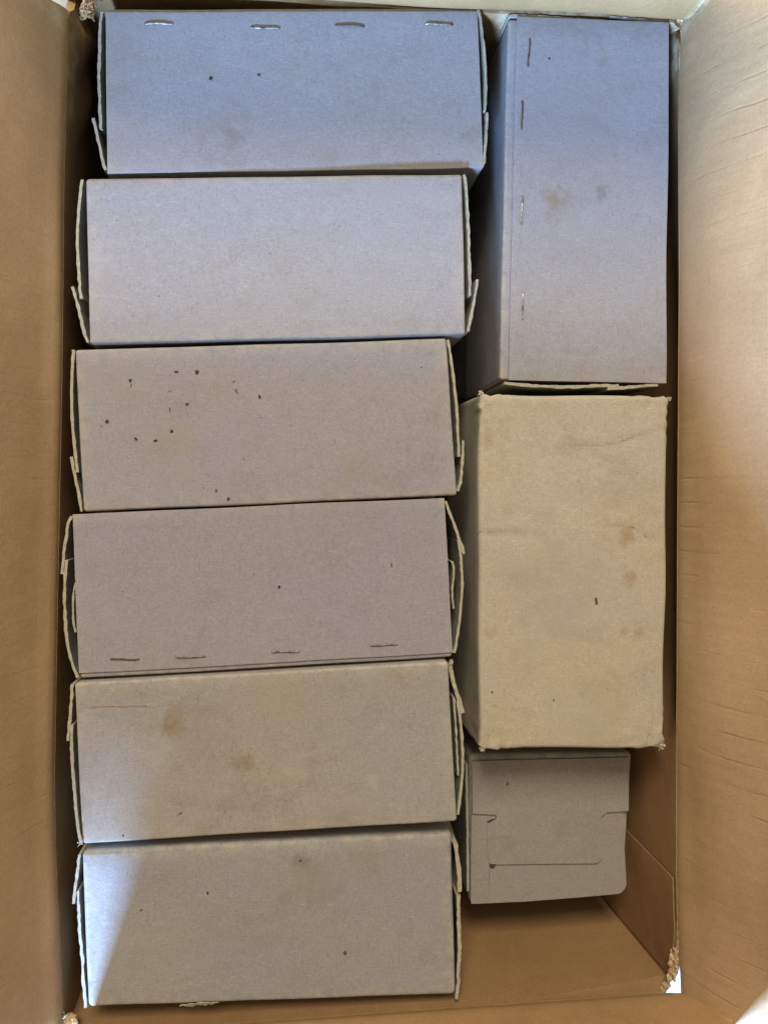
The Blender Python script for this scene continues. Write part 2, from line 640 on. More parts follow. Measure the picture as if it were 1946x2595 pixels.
# rim lines: y -> x at the rim, in metres
left_tab = sorted((P(x, y, ZR).y, P(x, y, ZR).x) for x, y in
                  ((160, 2575), (152, 2400), (141, 2150), (139, 1950), (147, 1500), (155, 1100), (159, 880), (163, 450), (171, 200), (174, 10)))
right_tab = sorted((P(x, y, ZR).y, P(x, y, ZR).x) for x, y in
                   ((1722, 2560), (1717, 2392), (1713, 2200), (1714, 1800), (1716, 1300), (1720, 700), (1718, 300), (1722, 60), (1722, 0)))

bot = mesh_obj('bottom_panel', *(lambda v, f: (v, f))(
    [Vector((x, y, z)) for z in (0.004, 0.0) for (x, y) in ((XL - .003, YF - .003), (XR + .003, YF - .003), (XR + .003, YB + .003), (XL - .003, YB + .003))],
    [[0, 1, 2, 3], [4, 7, 6, 5], [0, 4, 5, 1], [1, 5, 6, 2], [2, 6, 7, 3], [3, 7, 4, 0]]), M_WALL, carton, CB, smooth=False)

NZ = 24
# left wall (torn down a little at its back corner)
ys = frange(YF - 0.001, YB + 0.005, 90)
g = []
for y in ys:
    xr = interp(left_tab, y)
    drop = 0.013 * smooth01((y - (YB - 0.016)) / 0.014) + 0.008 * smooth01((YF + 0.012 - y) / 0.012)
    ztop = ZR - drop + (noise.noise(Vector((y * 300, 1, 0))) * 0.0012 if drop > 0.001 else 0)
    row = []
    for k in range(NZ + 1):
        t = k / NZ
        z = 0.0042 + (ztop - 0.0042) * t
        x = XL - 0.002 + (xr - XL + 0.002) * smooth01((t - 0.45) / 0.55)
        # soft wrinkles below the torn back corner
        cr = smooth01((y - (YB - 0.085)) / 0.06) * smooth01((t - 0.55) / 0.25) * smooth01((1 - t) / 0.12)
        x += cr * 0.0022 * math.sin((y - YB) * 150 + t * 26) + cr * 0.0035
        row.append(Vector((x, y, z)))
    g.append(row)
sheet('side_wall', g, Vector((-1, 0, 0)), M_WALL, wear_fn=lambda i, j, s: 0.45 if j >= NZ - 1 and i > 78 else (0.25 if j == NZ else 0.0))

# right wall (torn down about 3 cm at the front corner)
g = []
tear = [(-0.2845, 0.1755), (-0.280, 0.178), (-0.2755, 0.183), (-0.266, 0.1865), (-0.2575, 0.1885), (-0.2525, 0.1905)]
ys = frange(YF - 0.0045, YB + 0.004, 110)
for y in ys:
    xr = interp(right_tab, y)
    zt = min(ZR, interp(sorted(tear), y))
    zt -= 0.007 * smooth01((y - (YB - 0.008)) / 0.008)
    if zt < ZR - 0.0005:
        zt += noise.noise(Vector((y * 420, 0.3, 0))) * 0.002
    row = []
    for k in range(NZ + 1):
        t = k / NZ
        z = 0.0042 + (zt - 0.0042) * t
        x = XR + 0.001 + (xr - XR - 0.001) * smooth01((z / ZR - 0.5) / 0.5)
        dz = ZR - z
        x += 0.012 * smooth01((y - (YF + 0.125)) / 0.06) * smooth01((YB - 0.012 - y) / 0.05) * (min(1, dz / 0.016) ** 0.9) * (1 - smooth01((dz - 0.03) / 0.12))
        row.append(Vector((x, y, z)))
    g.append(row)
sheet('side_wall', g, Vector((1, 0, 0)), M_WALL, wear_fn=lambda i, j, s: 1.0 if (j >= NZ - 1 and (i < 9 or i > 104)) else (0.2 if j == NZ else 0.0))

# front wall (buckled outward under its fold near the right corner)
xs = frange(0, 1, 110)


def xr_at(y, z):
    return XR + 0.001 + (interp(right_tab, y) - XR - 0.001) * smooth01((z / ZR - 0.5) / 0.5)


xb0, xb1 = P(1290, 2556, ZR).x, XR
g = []
for q0 in xs:
    x = XL - 0.004 + (XR - XL + 0.008) * q0
    f = min(1, max(0, (x - xb0) / (xb1 - xb0)))
    zfold = ZR - 0.0145 * f ** 0.9
    dropl = 0.008 * smooth01((XL + 0.012 - x) / 0.012)
    row = []
    for k in range(NZ + 1):
        t = k / NZ
        if k <= 12:
            z = 0.0042 + (zfold - 0.0042) * k / 12
            y = YF - 0.002
        else:
            q = (k - 12) / (NZ - 12)
            z = zfold + (ZR - dropl - zfold) * q
            y = YF - 0.002 - 0.0135 * f ** 0.7 * math.sin(math.pi * min(1, q) ** 0.8) ** 0.8
        y += 0.0006 * noise.noise(Vector((x * 40, z * 40, 2)))
        row.append(Vector((XL - 0.004 + (xr_at(YF, z) + 0.003 - XL + 0.004) * q0, y, z)))
    g.append(row)
for i, x in enumerate(xs):      # the strip above the fold stops short of the corner
    xe = P(1680, 2535, ZR - 0.010).x
    for k in range(13, NZ + 1):
        if g[i][k].x > xe:
            g[i][k].x = xe + (g[i][k].x - xe) * 0.02
        if g[i][k].x >= xe:
            g[i][k].y += 0.0006 * noise.noise(Vector((k * 3.1, i * 2.0, 0)))
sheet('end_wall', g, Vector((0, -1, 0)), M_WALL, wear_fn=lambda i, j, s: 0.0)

# back wall
xs = frange(XL - 0.0055, XR + 0.001, 90)
g = []
for x in xs:
    drop = 0.013 * smooth01((XL + 0.018 - x) / 0.014) + 0.005 * smooth01((x - (XR - 0.007)) / 0.007)
    row = []
    for k in range(NZ + 1):
        t = k / NZ
        z = 0.0042 + (ZR - drop - 0.0042) * t
        buck = smooth01((x - 0.06) / 0.10) * smooth01((t - 0.80) / 0.2)
        y = YB + 0.002 - 0.003 * smooth01((t - .6) / .4) + 0.0035 * buck + 0.001 * noise.noise(Vector((x * 30, z * 30, 8)))
        row.append(Vector((x, y, z)))
    g.append(row)
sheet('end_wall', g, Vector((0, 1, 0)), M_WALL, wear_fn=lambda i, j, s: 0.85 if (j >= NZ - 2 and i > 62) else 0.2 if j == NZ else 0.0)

# glue tab of the front wall lapped onto the right wall
g = []
ta, tb = PX(1601, 2120, XR), PX(1712, 2238, XR)
for k in range(13):
    t = k / 12
    z = 0.02 + (ZR - 0.0005 - 0.02) * t
    yb = ta.y + (tb.y - ta.y) * (z - ta.z) / (tb.z - ta.z)
    row = []
    for j in range(7):
        q = j / 6
        y = yb + (YF + 0.001 - yb) * q
        zt = min(z, interp(sorted(tear), y) - 0.002) if t > 0.9 else z
        x = XR + 0.001 + (interp(right_tab, y) - XR - 0.001) * smooth01((z / ZR - 0.5) / 0.5) - 0.0010 - 0.0005 * (1 - q)
        row.append(Vector((x, y, zt)))
    g.append(row)
sheet('glue_tab', g, Vector((1, 0, 0)), M_WALL, th=0.0006, wear_fn=lambda i, j, s: 0.2 if j == 0 else 0)

FL = 0.150


def flap_profile(h, lean, roll=0.004):
    """outward offset and rise along a flap"""
    return h * math.sin(lean), h * math.cos(lean)


# left flap
g, n = [], 70
ys = frange(YF + 0.0035, P(185, 28, ZR).y, n)
hs = [0, .001, .002, .004, .007, .011, .016, .024, .034, .045, .06, .08, .1, .125, FL]
lean = math.radians(23)
for i, y in enumerate(ys):
    row = []
    for h in hs:
        a = smooth01(h / 0.012)
        o, u = flap_profile(h, lean * (0.25 + 0.75 * a))
        x = interp(left_tab, y) - o - 0.0002 + 0.0022 * noise.noise(Vector((y * 9, h * 12, 4)))* a
        yy = y
        ed = 0.010 * (1 - math.exp(-h * 60))
        if i > n - 6:
            yy -= ed * (i - (n - 6)) / 6 * 0.35
        row.append(Vector((x, yy, ZR + 0.0006 + u)))
    g.append(row)
sheet('side_flap', g, Vector((-1, 0, -0.25)).normalized(), M_FLAPL, wear_fn=lambda i, j, s: 0.9 if i > n - 2 or i < 2 else (0.3 if j <= 1 else 0))

# right flap with rounded, torn front corner
g, n = [], 90
ys = frange(P(1724, 2552, ZR).y, P(1724, 38, ZR).y, n)
lean = math.radians(11)
for i, y in enumerate(ys):
    row = []
    dfr = y - ys[0]
    dbk = ys[-1] - y
    for h in hs:
        a = smooth01(h / 0.012)
        o, u = flap_profile(h, lean * (0.4 + 0.6 * a) + math.radians(13) * smooth01((h - .01) / .05) + math.radians(6) * a * smooth01(1 - dfr / 0.11))
        x = interp(right_tab, y) + o + 0.0004 + 0.003 * noise.noise(Vector((y * 8, h * 10, 1))) * a
        yy = y
        if i < 8:
            yy += 0.006 * (1 - i / 8) * math.exp(-h * 120) - 0.022 * (1 - i / 8) * smooth01((h - 0.003) / 0.02)
        if i > n - 6:
            yy -= (i - (n - 6)) / 6 * 0.006 * (math.exp(-h * 150))
        row.append(Vector((x, yy, ZR + 0.0006 + u)))
    g.append(row)
sheet('side_flap', g, Vector((1, 0, -0.1)).normalized(), M_FLAPR, wear_fn=lambda i, j, s: 0.9 if i > n - 2 else (0.3 if j == 0 else 0))

# front flap: notched at its left corner, rounded at its right one
g, n = [], 80
lean = math.radians(-3)
x0, x1 = P(222, 2560, ZR).x, P(1742, 2548, ZR).x
for i in range(n + 1):
    q = i / n
    row = []
    for h in [hh if hh < 0.12 else hh + 0.026 for hh in hs]:  # unseen top raised above the other flaps to lengthen its shadow
        xl = x0 - 0.095 * smooth01((h - 0.042) / 0.030)  # unseen upper part widened leftward to block window light above the notch
        xr = x1 + 0.008 * smooth01(h / 0.03) - 0.012 * math.exp(-h * 380)
        o, u = flap_profile(h, lean)
        x = xl + (xr - xl) * q
        y = YF - 0.002 - o + 0.0022 * smooth01(h / 0.006) + 0.0012 * noise.noise(Vector((x * 10, h * 14, 6))) * smooth01(h / .01)
        row.append(Vector((x, y, ZR + 0.0001 + u)))
    g.append(row)
sheet('end_flap', g, Vector((0, -1, 0)), M_FLAPE, wear_fn=lambda i, j, s: 0.9 if i > n - 1 or i < 1 else (0.35 if j == 0 else 0))

# back flap
g = []
x0, x1 = P(228, 0, ZR).x, P(1733, 0, ZR).x
lean = math.radians(6)
for i in range(n + 1):
    q = i / n
    row = []
    for h in hs:
        o, u = flap_profile(h, lean)
        xl = x0 - 0.03 * smooth01((h - 0.012) / 0.02)  # unseen upper part widened leftward to keep the room lamp off the first box
        x = xl + (x1 - xl) * q
        y = YB + o + 0.0006 + 0.0035 * smooth01((x - 0.06) / 0.10) * math.exp(-h * 160) - 0.002 * (1 - math.exp(-h * 300))
        row.append(Vector((x, y, ZR + 0.0006 + u)))
    g.append(row)
sheet('end_flap', g, Vector((0, 1, 0)), M_FLAPE, wear_fn=lambda i, j, s: 0.9 if i > n - 1 or i < 1 else (0.25 if j <= 1 else 0))

# torn paper at the corners


def crumple(ctr, du, dv, nu, nv, amp, seed, rag=0.25, name='torn_liner', mat=None, par=None, base=None, lens=False):
    """crushed scrap of torn liner paper"""
    verts, faces, wear = [], [], []
    nrm = du.cross(dv).normalized()
    for s in (0, 1):
        for i in range(nu + 1):
            for j in range(nv + 1):
                u, v = i / nu - 0.5, j / nv - 0.5
                e = max(abs(u), abs(v)) * 2
                k = 1 + rag * noise.noise(Vector((u * 9, v * 9, seed))) * (e > 0.8)
                if lens:
                    v *= max(0.12, 1 - (2 * u) ** 2)
                p = ctr + du * u * k + dv * v * k
                p = p + (nrm * noise.noise(p * 420 + Vector((seed, 0, 0))) + du.normalized() * 0.5 * noise.noise(p * 300 + Vector((0, seed, 0)))) * amp
                p = p + nrm * amp * 0.6 * noise.noise(p * 900)
                verts.append(p - nrm * 0.0004 * s)
                wear.append(0.8)
    N = (nu + 1) * (nv + 1)
    for i in range(nu):
        for j in range(nv):
            a = i * (nv + 1) + j
            faces.append([a, a + 1, a + nv + 2, a + nv + 1])
            faces.append([N + a, N + a + nv + 1, N + a + nv + 2, N + a + 1])
    for i in range(nu):
        for j in (0, nv):
            a = i * (nv + 1) + j
            faces.append([a, a + nv + 1, N + a + nv + 1, N + a])
    for j in range(nv):
        for i in (0, nu):
            a = i * (nv + 1) + j
            faces.append([a, a + 1, N + a + 1, N + a])
    return mesh_obj(name, verts, faces, mat or M_TORN, par or carton, base if base is not None else CB, wear=wear)


crumple(P(222, 24, ZR - 0.005), Vector((0.006, 0.001, -0.003)), Vector((-0.001, -0.010, 0.002)), 14, 18, 0.0028, 1.0)
crumple(P(1700, 20, ZR - 0.001), Vector((0.010, 0.0, -0.002)), Vector((0, -0.010, -0.003)), 18, 18, 0.0026, 2.0)
crumple(P(1708, 2442, ZR - 0.004), Vector((0.001, 0.022, 0.003)), Vector((0.003, 0.0, 0.005)), 24, 8, 0.0018, 3.0)
crumple(P(1684, 2505, ZR - 0.012), Vector((0.003, 0.008, 0.003)), Vector((0.002, 0.0, 0.004)), 14, 8, 0.0016, 7.0)
crumple(P(170, 2586, ZR - 0.003), Vector((0.010, 0.0, 0.002)), Vector((0.001, -0.006, 0.001)), 16, 10, 0.0028, 4.0)
tuft(carton, CB, P(221, 28, ZR - 0.005), 0.0034, 60, M_TORN, length=0.0040, w=0.0006, seed=3, spread=(0.7, 1.0, 0.5))
tuft(carton, CB, P(1705, 26, ZR - 0.003), 0.0035, 50, M_TORN, length=0.0040, w=0.0006, seed=4, spread=(0.9, 0.8, 0.4))
tuft(carton, CB, P(1706, 2450, ZR - 0.005), 0.0040, 40, M_TORN, length=0.0030, w=0.0006, seed=5, spread=(0.3, 1.1, 0.5))
tuft(carton, CB, P(170, 2590, ZR - 0.004), 0.0040, 50, M_TORN, length=0.0045, w=0.0006, seed=6, spread=(0.9, 0.4, 0.4))


# ------------------------------------------------------------------ boxes
LOW_TOP = 0.0975
LOW_BOT = 0.0045
UP_BOT = 0.0982
G_LEFT = 'grey boxes lying across the left column'


def stain_local(base, lst):
    return [(tuple(P(x, y, z) - base), r, c, s) for (x, y, z, r, c, s) in lst]


CREAM = (0.37, 0.335, 0.25)
BROWN = (0.20, 0.145, 0.08)
DARK = (0.145, 0.122, 0.097)


def make_box(label, quad, z, base_col=GREY, warm=GREYW, lean=(0, 0), stains=(), yellow=0.35, sag=-0.0004, r=0.0016,
             seed=0.0, joint=None, flaps=(), group=G_LEFT, depth=None, name='cardboard_box', shrink=0.0, crumple=0.0, wob=0.0005, mott=1.0, dens=(26, 14, 9), creases=()):
    zs = z if isinstance(z, (tuple, list)) else (z,) * 4
    jh = 0.0010 if joint else 0.0
    top = [P(px, py, zz) for (px, py), zz in zip(quad, zs)]
    top = [Vector((p.x, p.y, p.z - jh)) for p in top]
    c = sum(top, Vector()) / 4
    zb = UP_BOT if depth is None else min(zs) - depth
    bot = []
    for p in top:
        q = Vector((p.x + lean[0], p.y + lean[1], zb))
        q.x += (c.x - p.x) * shrink
        q.y += (c.y - p.y) * shrink
        bot.append(q)
    base = Vector((c.x + lean[0], c.y + lean[1], zb))
    t = thing(name, base, label, 'box', group)
    zt = sum(zs) / 4
    corner = [(x, y, zz, 0.006, CREAM, 0.55) for (x, y), zz in zip(quad, zs)]
    mat = board('grey_chipboard', base_col, warm, seed, stain_local(base, list(stains) + corner), yellow, mott)
    v, f, w = rbox(top, bot, r=r, n=dens, sag=sag, wob=wob, seed=seed, crumple=crumple, creases=[[P(x, y, zt) for x, y in c] for c in creases])
    mesh_obj('body', v, f, mat, t, base, wear=w)
    if joint:
        jt = [P(x, y, zz) for (x, y), zz in zip(joint, zs)]
        jb = [Vector((p.x, p.y, p.z - 0.0014)) for p in jt]
        v, f, w = rbox(jt, jb, r=0.0003, n=(26, 14, 1), sag=sag, wob=wob, seed=seed)
        jo = mesh_obj('joint_panel', v, f, mat, t, base, wear=[x * 0.5 for x in w])
    for k, fp in enumerate(flaps):
        pts, sign = fp[0], fp[1]
        kw = fp[2] if len(fp) > 2 else {}
        flap(t, base, pts, zt - 0.0004, zt - zb - 0.003, sign=sign, seed=seed + k * 3.3, mat=mat, **kw)

    tree = BVHTree.FromPolygons(v, f)

    def zf(px, py):
        q = P(px, py, zt)
        hit = tree.ray_cast(Vector((q.x, q.y, zt + 0.03)), Vector((0, 0, -1)))[0]
        return hit.z if hit else zt
    return t, base, zf, mat


# ---- 1: top of the left column
Z1 = (0.1930, 0.1920, 0.1915, 0.1945)
t, b, z, m = make_box(
    'grey box with four staples along its back edge, topmost of the left column',
    [(264, 17), (1206, 14), (1225, 420), (271, 436)], Z1, lean=(0.0, -0.001), seed=1.0, yellow=0.30,
    joint=[(266, 29), (1208, 26), (1226, 423), (271, 439)],
    stains=[(570, 330, .192, .022, (0.215, 0.194, 0.172), .35), (590, 345, .192, .008, DARK, .3), (1190, 335, .192, .008, DARK, .3),
            (300, 120, .192, .03, (0.249, 0.232, 0.198), .4)],
    flaps=[([(258, 28), (254, 60), (252, 110), (251, 160), (250, 205), (252, 245), (254, 290), (255, 323)], -1),
           ([(268, 430), (262, 415), (257, 392), (249, 355), (242, 325), (236, 297)], 1),
           ([(1211, 22), (1218, 45), (1222, 85), (1227, 130), (1230, 180), (1231, 230), (1229, 277)], 1),
           ([(1234, 283), (1234, 305), (1232, 340), (1229, 380), (1226, 412)], 1)])
for (x0, y0, x1, y1, rs) in ((367, 59, 439, 60, False), (634, 69, 709, 71, False), (850, 63, 923, 66, True), (1079, 59, 1148, 62, False)):
    staple(t, b, x0, y0, x1, y1, z, rs)
fleck(t, b, 534, 197, 9, 10, z, 0.6)
fleck(t, b, 656, 188, 9, 6, z, -0.2)

# ---- 2
Z2 = (0.1955, 0.1962, 0.1965, 0.196)
t, b, z, m = make_box(
    'plain clean grey box without staples or flecks, second in the left column',
    [(216, 450), (1172, 438), (1181, 848), (227, 870)], Z2, lean=(0.0, 0.001), seed=2.0, yellow=0.15, base_col=(0.282, 0.275, 0.280),
    stains=[(250, 700, .196, .03, (0.310, 0.288, 0.271), .3)],
    flaps=[([(208, 454), (205, 475), (202, 502), (198, 550), (196, 600), (197, 650), (200, 700), (203, 740), (206, 755)], -1),
           ([(222, 866), (214, 845), (206, 810), (198, 778), (190, 750), (183, 725)], 1),
           ([(1175, 441), (1180, 462), (1183, 510), (1186, 560), (1188, 610), (1189, 650), (1190, 690), (1191, 720), (1190, 748)], 1),
           ([(1210, 707), (1207, 730), (1201, 765), (1194, 800), (1186, 838)], 1)])
fleck(t, b, 337, 799, 9, 3, z, -0.2, M_CREASE)
fleck(t, b, 402, 750, 3, 3, z)

# ---- 3
Z3 = (0.194, 0.1945, 0.1945, 0.194)
t, b, z, m = make_box(
    'grey box with a scatter of small dark flecks, left column',
    [(190, 884), (1131, 857), (1158, 1255), (211, 1298)], Z3, lean=(0, 0), seed=3.0, yellow=0.30, base_col=(0.260, 0.250, 0.261),
    stains=[(440, 1130, .194, .022, (0.267, 0.232, 0.172), .4), (300, 960, .194, .03, (0.241, 0.237, 0.215), .35),
            (900, 1180, .194, .02, (0.267, 0.232, 0.181), .35)],
    flaps=[([(186, 886), (183, 930), (181, 1000), (183, 1070), (188, 1130), (193, 1170), (196, 1197)], -1),
           ([(206, 1296), (203, 1270), (196, 1235), (188, 1200), (180, 1157)], 1),
           ([(1135, 860), (1140, 890), (1147, 940), (1154, 1000), (1159, 1060), (1161, 1110), (1163, 1157)], 1),
           ([(1174, 1116), (1173, 1150), (1170, 1190), (1167, 1222), (1160, 1244)], 1)])
for (x, y, w, h, rt) in ((447, 942, 11, 5, .05), (499, 943, 9, 10, .1), (330, 964, 7, 9, .1), (332, 977, 2, 10, .2), (599, 991, 4, 11, -.3),
                         (658, 1006, 6, 9, -.2), (474, 1024, 8, 7, 0), (430, 1038, 3, 11, -.1), (271, 1068, 9, 9, .6), (435, 1093, 8, 8, .2),
                         (344, 1112, 6, 9, -.6), (394, 1117, 10, 6, -.3), (548, 1244, 5, 9, .1), (578, 1265, 7, 8, .4), (660, 1058, 3, 3, 0),
                         (430, 992, 3, 3, 0), (592, 967, 8, 3, -.6), (1068, 930, 4, 4, 0), (257, 1080, 3, 3, 0), (516, 1237, 3, 3, 0)):
    fleck(t, b, x, y, w, h, z, rt)

# ---- 4
Z4 = (0.193, 0.194, 0.194, 0.193)
t, b, z, m = make_box(
    'grey box with four staples along its front edge, left column',
    [(183, 1307), (1126, 1264), (1147, 1667), (200, 1722)], Z4, lean=(0, 0.0), seed=4.0, yellow=0.22, base_col=(0.254, 0.243, 0.254),
    joint=[(183, 1304), (1126, 1261), (1147, 1655), (199, 1708)],
    flaps=[([(197, 1718), (185, 1690), (174, 1650), (167, 1600), (164, 1550), (163, 1500), (165, 1460), (168, 1420)], 1),
           ([(181, 1309), (172, 1330), (168, 1360), (162, 1390), (159, 1430), (157, 1455)], -1),
           ([(187, 1480), (181, 1505), (180, 1540), (182, 1580), (187, 1605)], -1, {'name': 'dust_flap', 'drop': 0.003, 't': 0.001}),
           ([(1130, 1270), (1140, 1300), (1155, 1340), (1163, 1365), (1171, 1385), (1176, 1404)], 1),
           ([(1162, 1368), (1167, 1400), (1170, 1440), (1171, 1490), (1168, 1540), (1164, 1580), (1157, 1625), (1151, 1655)], 1),
           ([(1149, 1425), (1153, 1450), (1150, 1490), (1150, 1520), (1153, 1545)], 1, {'name': 'dust_flap', 'drop': 0.003, 't': 0.001})])
for (x0, y0, x1, y1, rs) in ((280, 1671, 353, 1671, True), (446, 1666, 521, 1664, False), (688, 1653, 759, 1651, False), (937, 1636, 1007, 1634, False)):
    staple(t, b, x0, y0, x1, y1, z, rs)
fleck(t, b, 707, 1488, 6, 8, z, 0.2)
fleck(t, b, 992, 1432, 2.5, 12, z, 0.05)
fleck(t, b, 311, 1499, 3, 3, z)

# ---- 5
Z5 = (0.1955, 0.197, 0.197, 0.1945)
t, b, z, m = make_box(
    'stained grey box with a brown scratch and round blotches, left column',
    [(188, 1733), (1137, 1677), (1160, 2083), (209, 2140)], Z5, lean=(0, 0.0015), seed=5.0, yellow=0.75, mott=1.6,
    base_col=(0.278, 0.260, 0.236),
    stains=[(445, 1838, .195, .0085, BROWN, .70), (460, 1800, .195, .008, BROWN, .4), (624, 1930, .195, .009, BROWN, .6),
            (740, 1945, .195, .012, (0.361, 0.327, 0.258), .35), (945, 1980, .195, .006, (0.361, 0.327, 0.267), .5),
            (400, 1900, .195, .012, (0.353, 0.327, 0.275), .4), (850, 1755, .195, .006, BROWN, .25), (700, 1760, .195, .03, (0.310, 0.267, 0.189), .35),
            (520, 1860, .195, .02, (0.232, 0.202, 0.155), .35)],
    flaps=[([(182, 1736), (181, 1770), (177, 1820), (173, 1860), (172, 1879)], -1),
           ([(206, 2138), (199, 2110), (193, 2060), (188, 2000), (184, 1950), (181, 1900), (182, 1838)], 1),
           ([(1141, 1690), (1150, 1730), (1162, 1770), (1173, 1808)], 1, {'t': 0.002}),
           ([(1160, 1780), (1166, 1820), (1171, 1870), (1173, 1920), (1171, 1970), (1166, 2020), (1161, 2066)], 1),
           ([(1152, 1770), (1156, 1830), (1160, 1900), (1163, 1970)], 1, {'name': 'dust_flap', 'drop': 0.002, 't': 0.001})])
ribbon(t, b, [(192, 1795), (230, 1793), (270, 1792), (320, 1791), (350, 1790), (383, 1791)], z, 0.00045, M_SCRATCH, 'brown_scratch')
fleck(t, b, 457, 2063, 12, 3, z, -0.5, M_BROWNFLECK)
fleck(t, b, 312, 2119, 4, 5, z, 0.2)
tuft(t, b, P(1143, 1680, .195), 0.0012, 16, M_TORNG, name='frayed_corner', length=0.0024, w=0.0006, seed=11)
tuft(t, b, P(206, 2138, .193), 0.0012, 16, M_TORNG, name='frayed_corner', length=0.0024, w=0.0006, seed=12)

# ---- 6
Z6 = (0.190, 0.188, 0.192, 0.192)
t, b, z, m = make_box(
    'dented grey box with a split right edge, lowest of the left column',
    [(206, 2158), (1146, 2108), (1154, 2525), (222, 2558)], Z6, lean=(0, 0.002), seed=6.0, yellow=0.45, r=0.0026, sag=0.0008, mott=1.3,
    base_col=(0.240, 0.234, 0.225),
    stains=[(762, 2182, .19, .006, DARK, .55), (790, 2230, .19, .022, (0.206, 0.176, 0.142), .45), (720, 2275, .19, .010, (0.198, 0.172, 0.138), .35),
            (930, 2180, .19, .012, (0.232, 0.198, 0.146), .4), (300, 2400, .19, .02, (0.292, 0.275, 0.258), .3)],
    flaps=[([(201, 2168), (196, 2210), (190, 2252), (186, 2292)], -1),
           ([(197, 2260), (199, 2300), (200, 2340), (204, 2390), (208, 2430), (210, 2480), (214, 2528), (217, 2556)], -1, {'rag': 0.0006}),
           ([(1154, 2140), (1160, 2180), (1164, 2225), (1164, 2262)], 1, {'flare': 0.004, 't': 0.0022, 'rag': .0005}),
           ([(1162, 2272), (1163, 2340), (1164, 2400), (1162, 2450), (1162, 2490), (1157, 2535)], 1, {'flare': 0.005, 't': 0.0018, 'rag': .0007})])
fleck(t, b, 874, 2417, 9, 9, z, 0.8)
fleck(t, b, 526, 2265, 5, 7, z, 0.2)
fleck(t, b, 761, 2183, 5, 5, z, 0.5)
fleck(t, b, 358, 2308, 9, 3, z, -0.4, M_BROWNFLECK)
crumple(P(505, 2545, .1912), Vector((0.019, 0.0006, 0)), Vector((0, -0.0024, -0.0020)), 30, 6, 0.0006, 5.0, rag=0.1, name='torn_edge', mat=M_EDGE, par=t, base=b, lens=True)

# ---- 7: upper right
G_RIGHT = 'boxes standing in the right column'
t, b, z, m = make_box(
    'grey box with four staples down its left edge, turned lengthwise, upper right',
    [(1289, 42), (1692, 57), (1686, 970), (1267, 962)], 0.191, lean=(0, 0), seed=7.0, yellow=0.12, group=G_RIGHT,
    joint=[(1310, 39), (1695, 55), (1688, 971), (1288, 964)],
    stains=[(1412, 505, .191, .012, (0.215, 0.172, 0.120), .75), (1525, 485, .191, .006, DARK, .5), (1530, 150, .191, .006, DARK, .35), (1490, 250, .191, .05, (0.258, 0.241, 0.241), .3)],
    flaps=[([(1288, 38), (1340, 38), (1400, 42), (1460, 46), (1530, 50)], -1),
           ([(1545, 40), (1580, 44), (1630, 50), (1682, 56)], -1),
           ([(1278, 970), (1330, 975), (1390, 979), (1450, 980), (1510, 977), (1568, 977)], 1, {'t': 0.0016}),
           ([(1540, 984), (1590, 981), (1630, 977), (1668, 974)], 1, {'t': 0.0016})])
for (x0, y0, x1, y1, rs) in ((1342, 98, 1338, 167, True), (1323, 256, 1322, 326, True), (1324, 497, 1321, 568, False), (1325, 741, 1324, 810, False)):
    staple(t, b, x0, y0, x1, y1, z, rs)
fleck(t, b, 1392, 147, 4, 5, z)
fleck(t, b, 1528, 127, 9, 3, z, .2, M_CREASE)

# ---- 8: yellowed box
t, b, z, m = make_box(
    'yellowed tan box with frayed corners and a creased top, right column',
    [(1214, 994), (1696, 1007), (1681, 1895), (1213, 1902)], (0.1905, 0.190, 0.190, 0.190), base_col=(0.370, 0.333, 0.258), warm=(0.385, 0.335, 0.218), seed=8.0,
    yellow=0.8, r=0.0024, sag=0.0004, crumple=0.0020, wob=0.0012, dens=(60, 110, 12),
    creases=[[(1165, 1344), (1240, 1347), (1300, 1348), (1350, 1352)], [(1530, 1330), (1570, 1333), (1610, 1338), (1640, 1362), (1690, 1372)],
             [(1455, 1127), (1545, 1126), (1590, 1112), (1690, 1080)], [(1540, 1886), (1600, 1876), (1640, 1868), (1652, 1840), (1657, 1780), (1664, 1700)]], group=G_RIGHT, mott=1.2,
    stains=[(1588, 1365, .19, .007, (0.232, 0.155, 0.069), .55), (1592, 1462, .19, .006, (0.232, 0.155, 0.069), .6), (1580, 1600, .19, .004, (0.215, 0.155, 0.069), .4),
            (1620, 1600, .19, .005, (0.215, 0.172, 0.086), .4), (1240, 1605, .19, .005, (0.215, 0.172, 0.086), .4), (1420, 1500, .19, .05, (0.331, 0.288, 0.224), .5),
            (1236, 1110, .19, .006, (0.241, 0.172, 0.086), .4), (1540, 1430, .19, .008, (0.404, 0.361, 0.275), .6), (1500, 1820, .19, .04, (0.344, 0.310, 0.215), .5)])
ribbon(t, b, [(1205, 1346), (1240, 1347), (1270, 1345), (1300, 1348)], z, 0.00022, M_CREASE, 'crease')
ribbon(t, b, [(1530, 1330), (1570, 1333), (1610, 1338), (1640, 1362), (1668, 1370)], z, 0.00022, M_CREASE, 'crease')
ribbon(t, b, [(1455, 1127), (1500, 1128), (1545, 1126), (1590, 1112), (1640, 1094)], z, 0.00018, M_CREASE, 'crease')
ribbon(t, b, [(1560, 1882), (1600, 1876), (1640, 1868), (1652, 1840), (1655, 1780)], z, 0.00025, M_CREASE, 'crease')
fleck(t, b, 1511, 1524, 6, 17, z, -.1, M_BROWNFLECK)
fleck(t, b, 1467, 1220, 3, 7, z, -.1, M_CREASE)
fleck(t, b, 1403, 1775, 4, 5, z, .4)
fleck(t, b, 1247, 1755, 4, 5, z, .4)
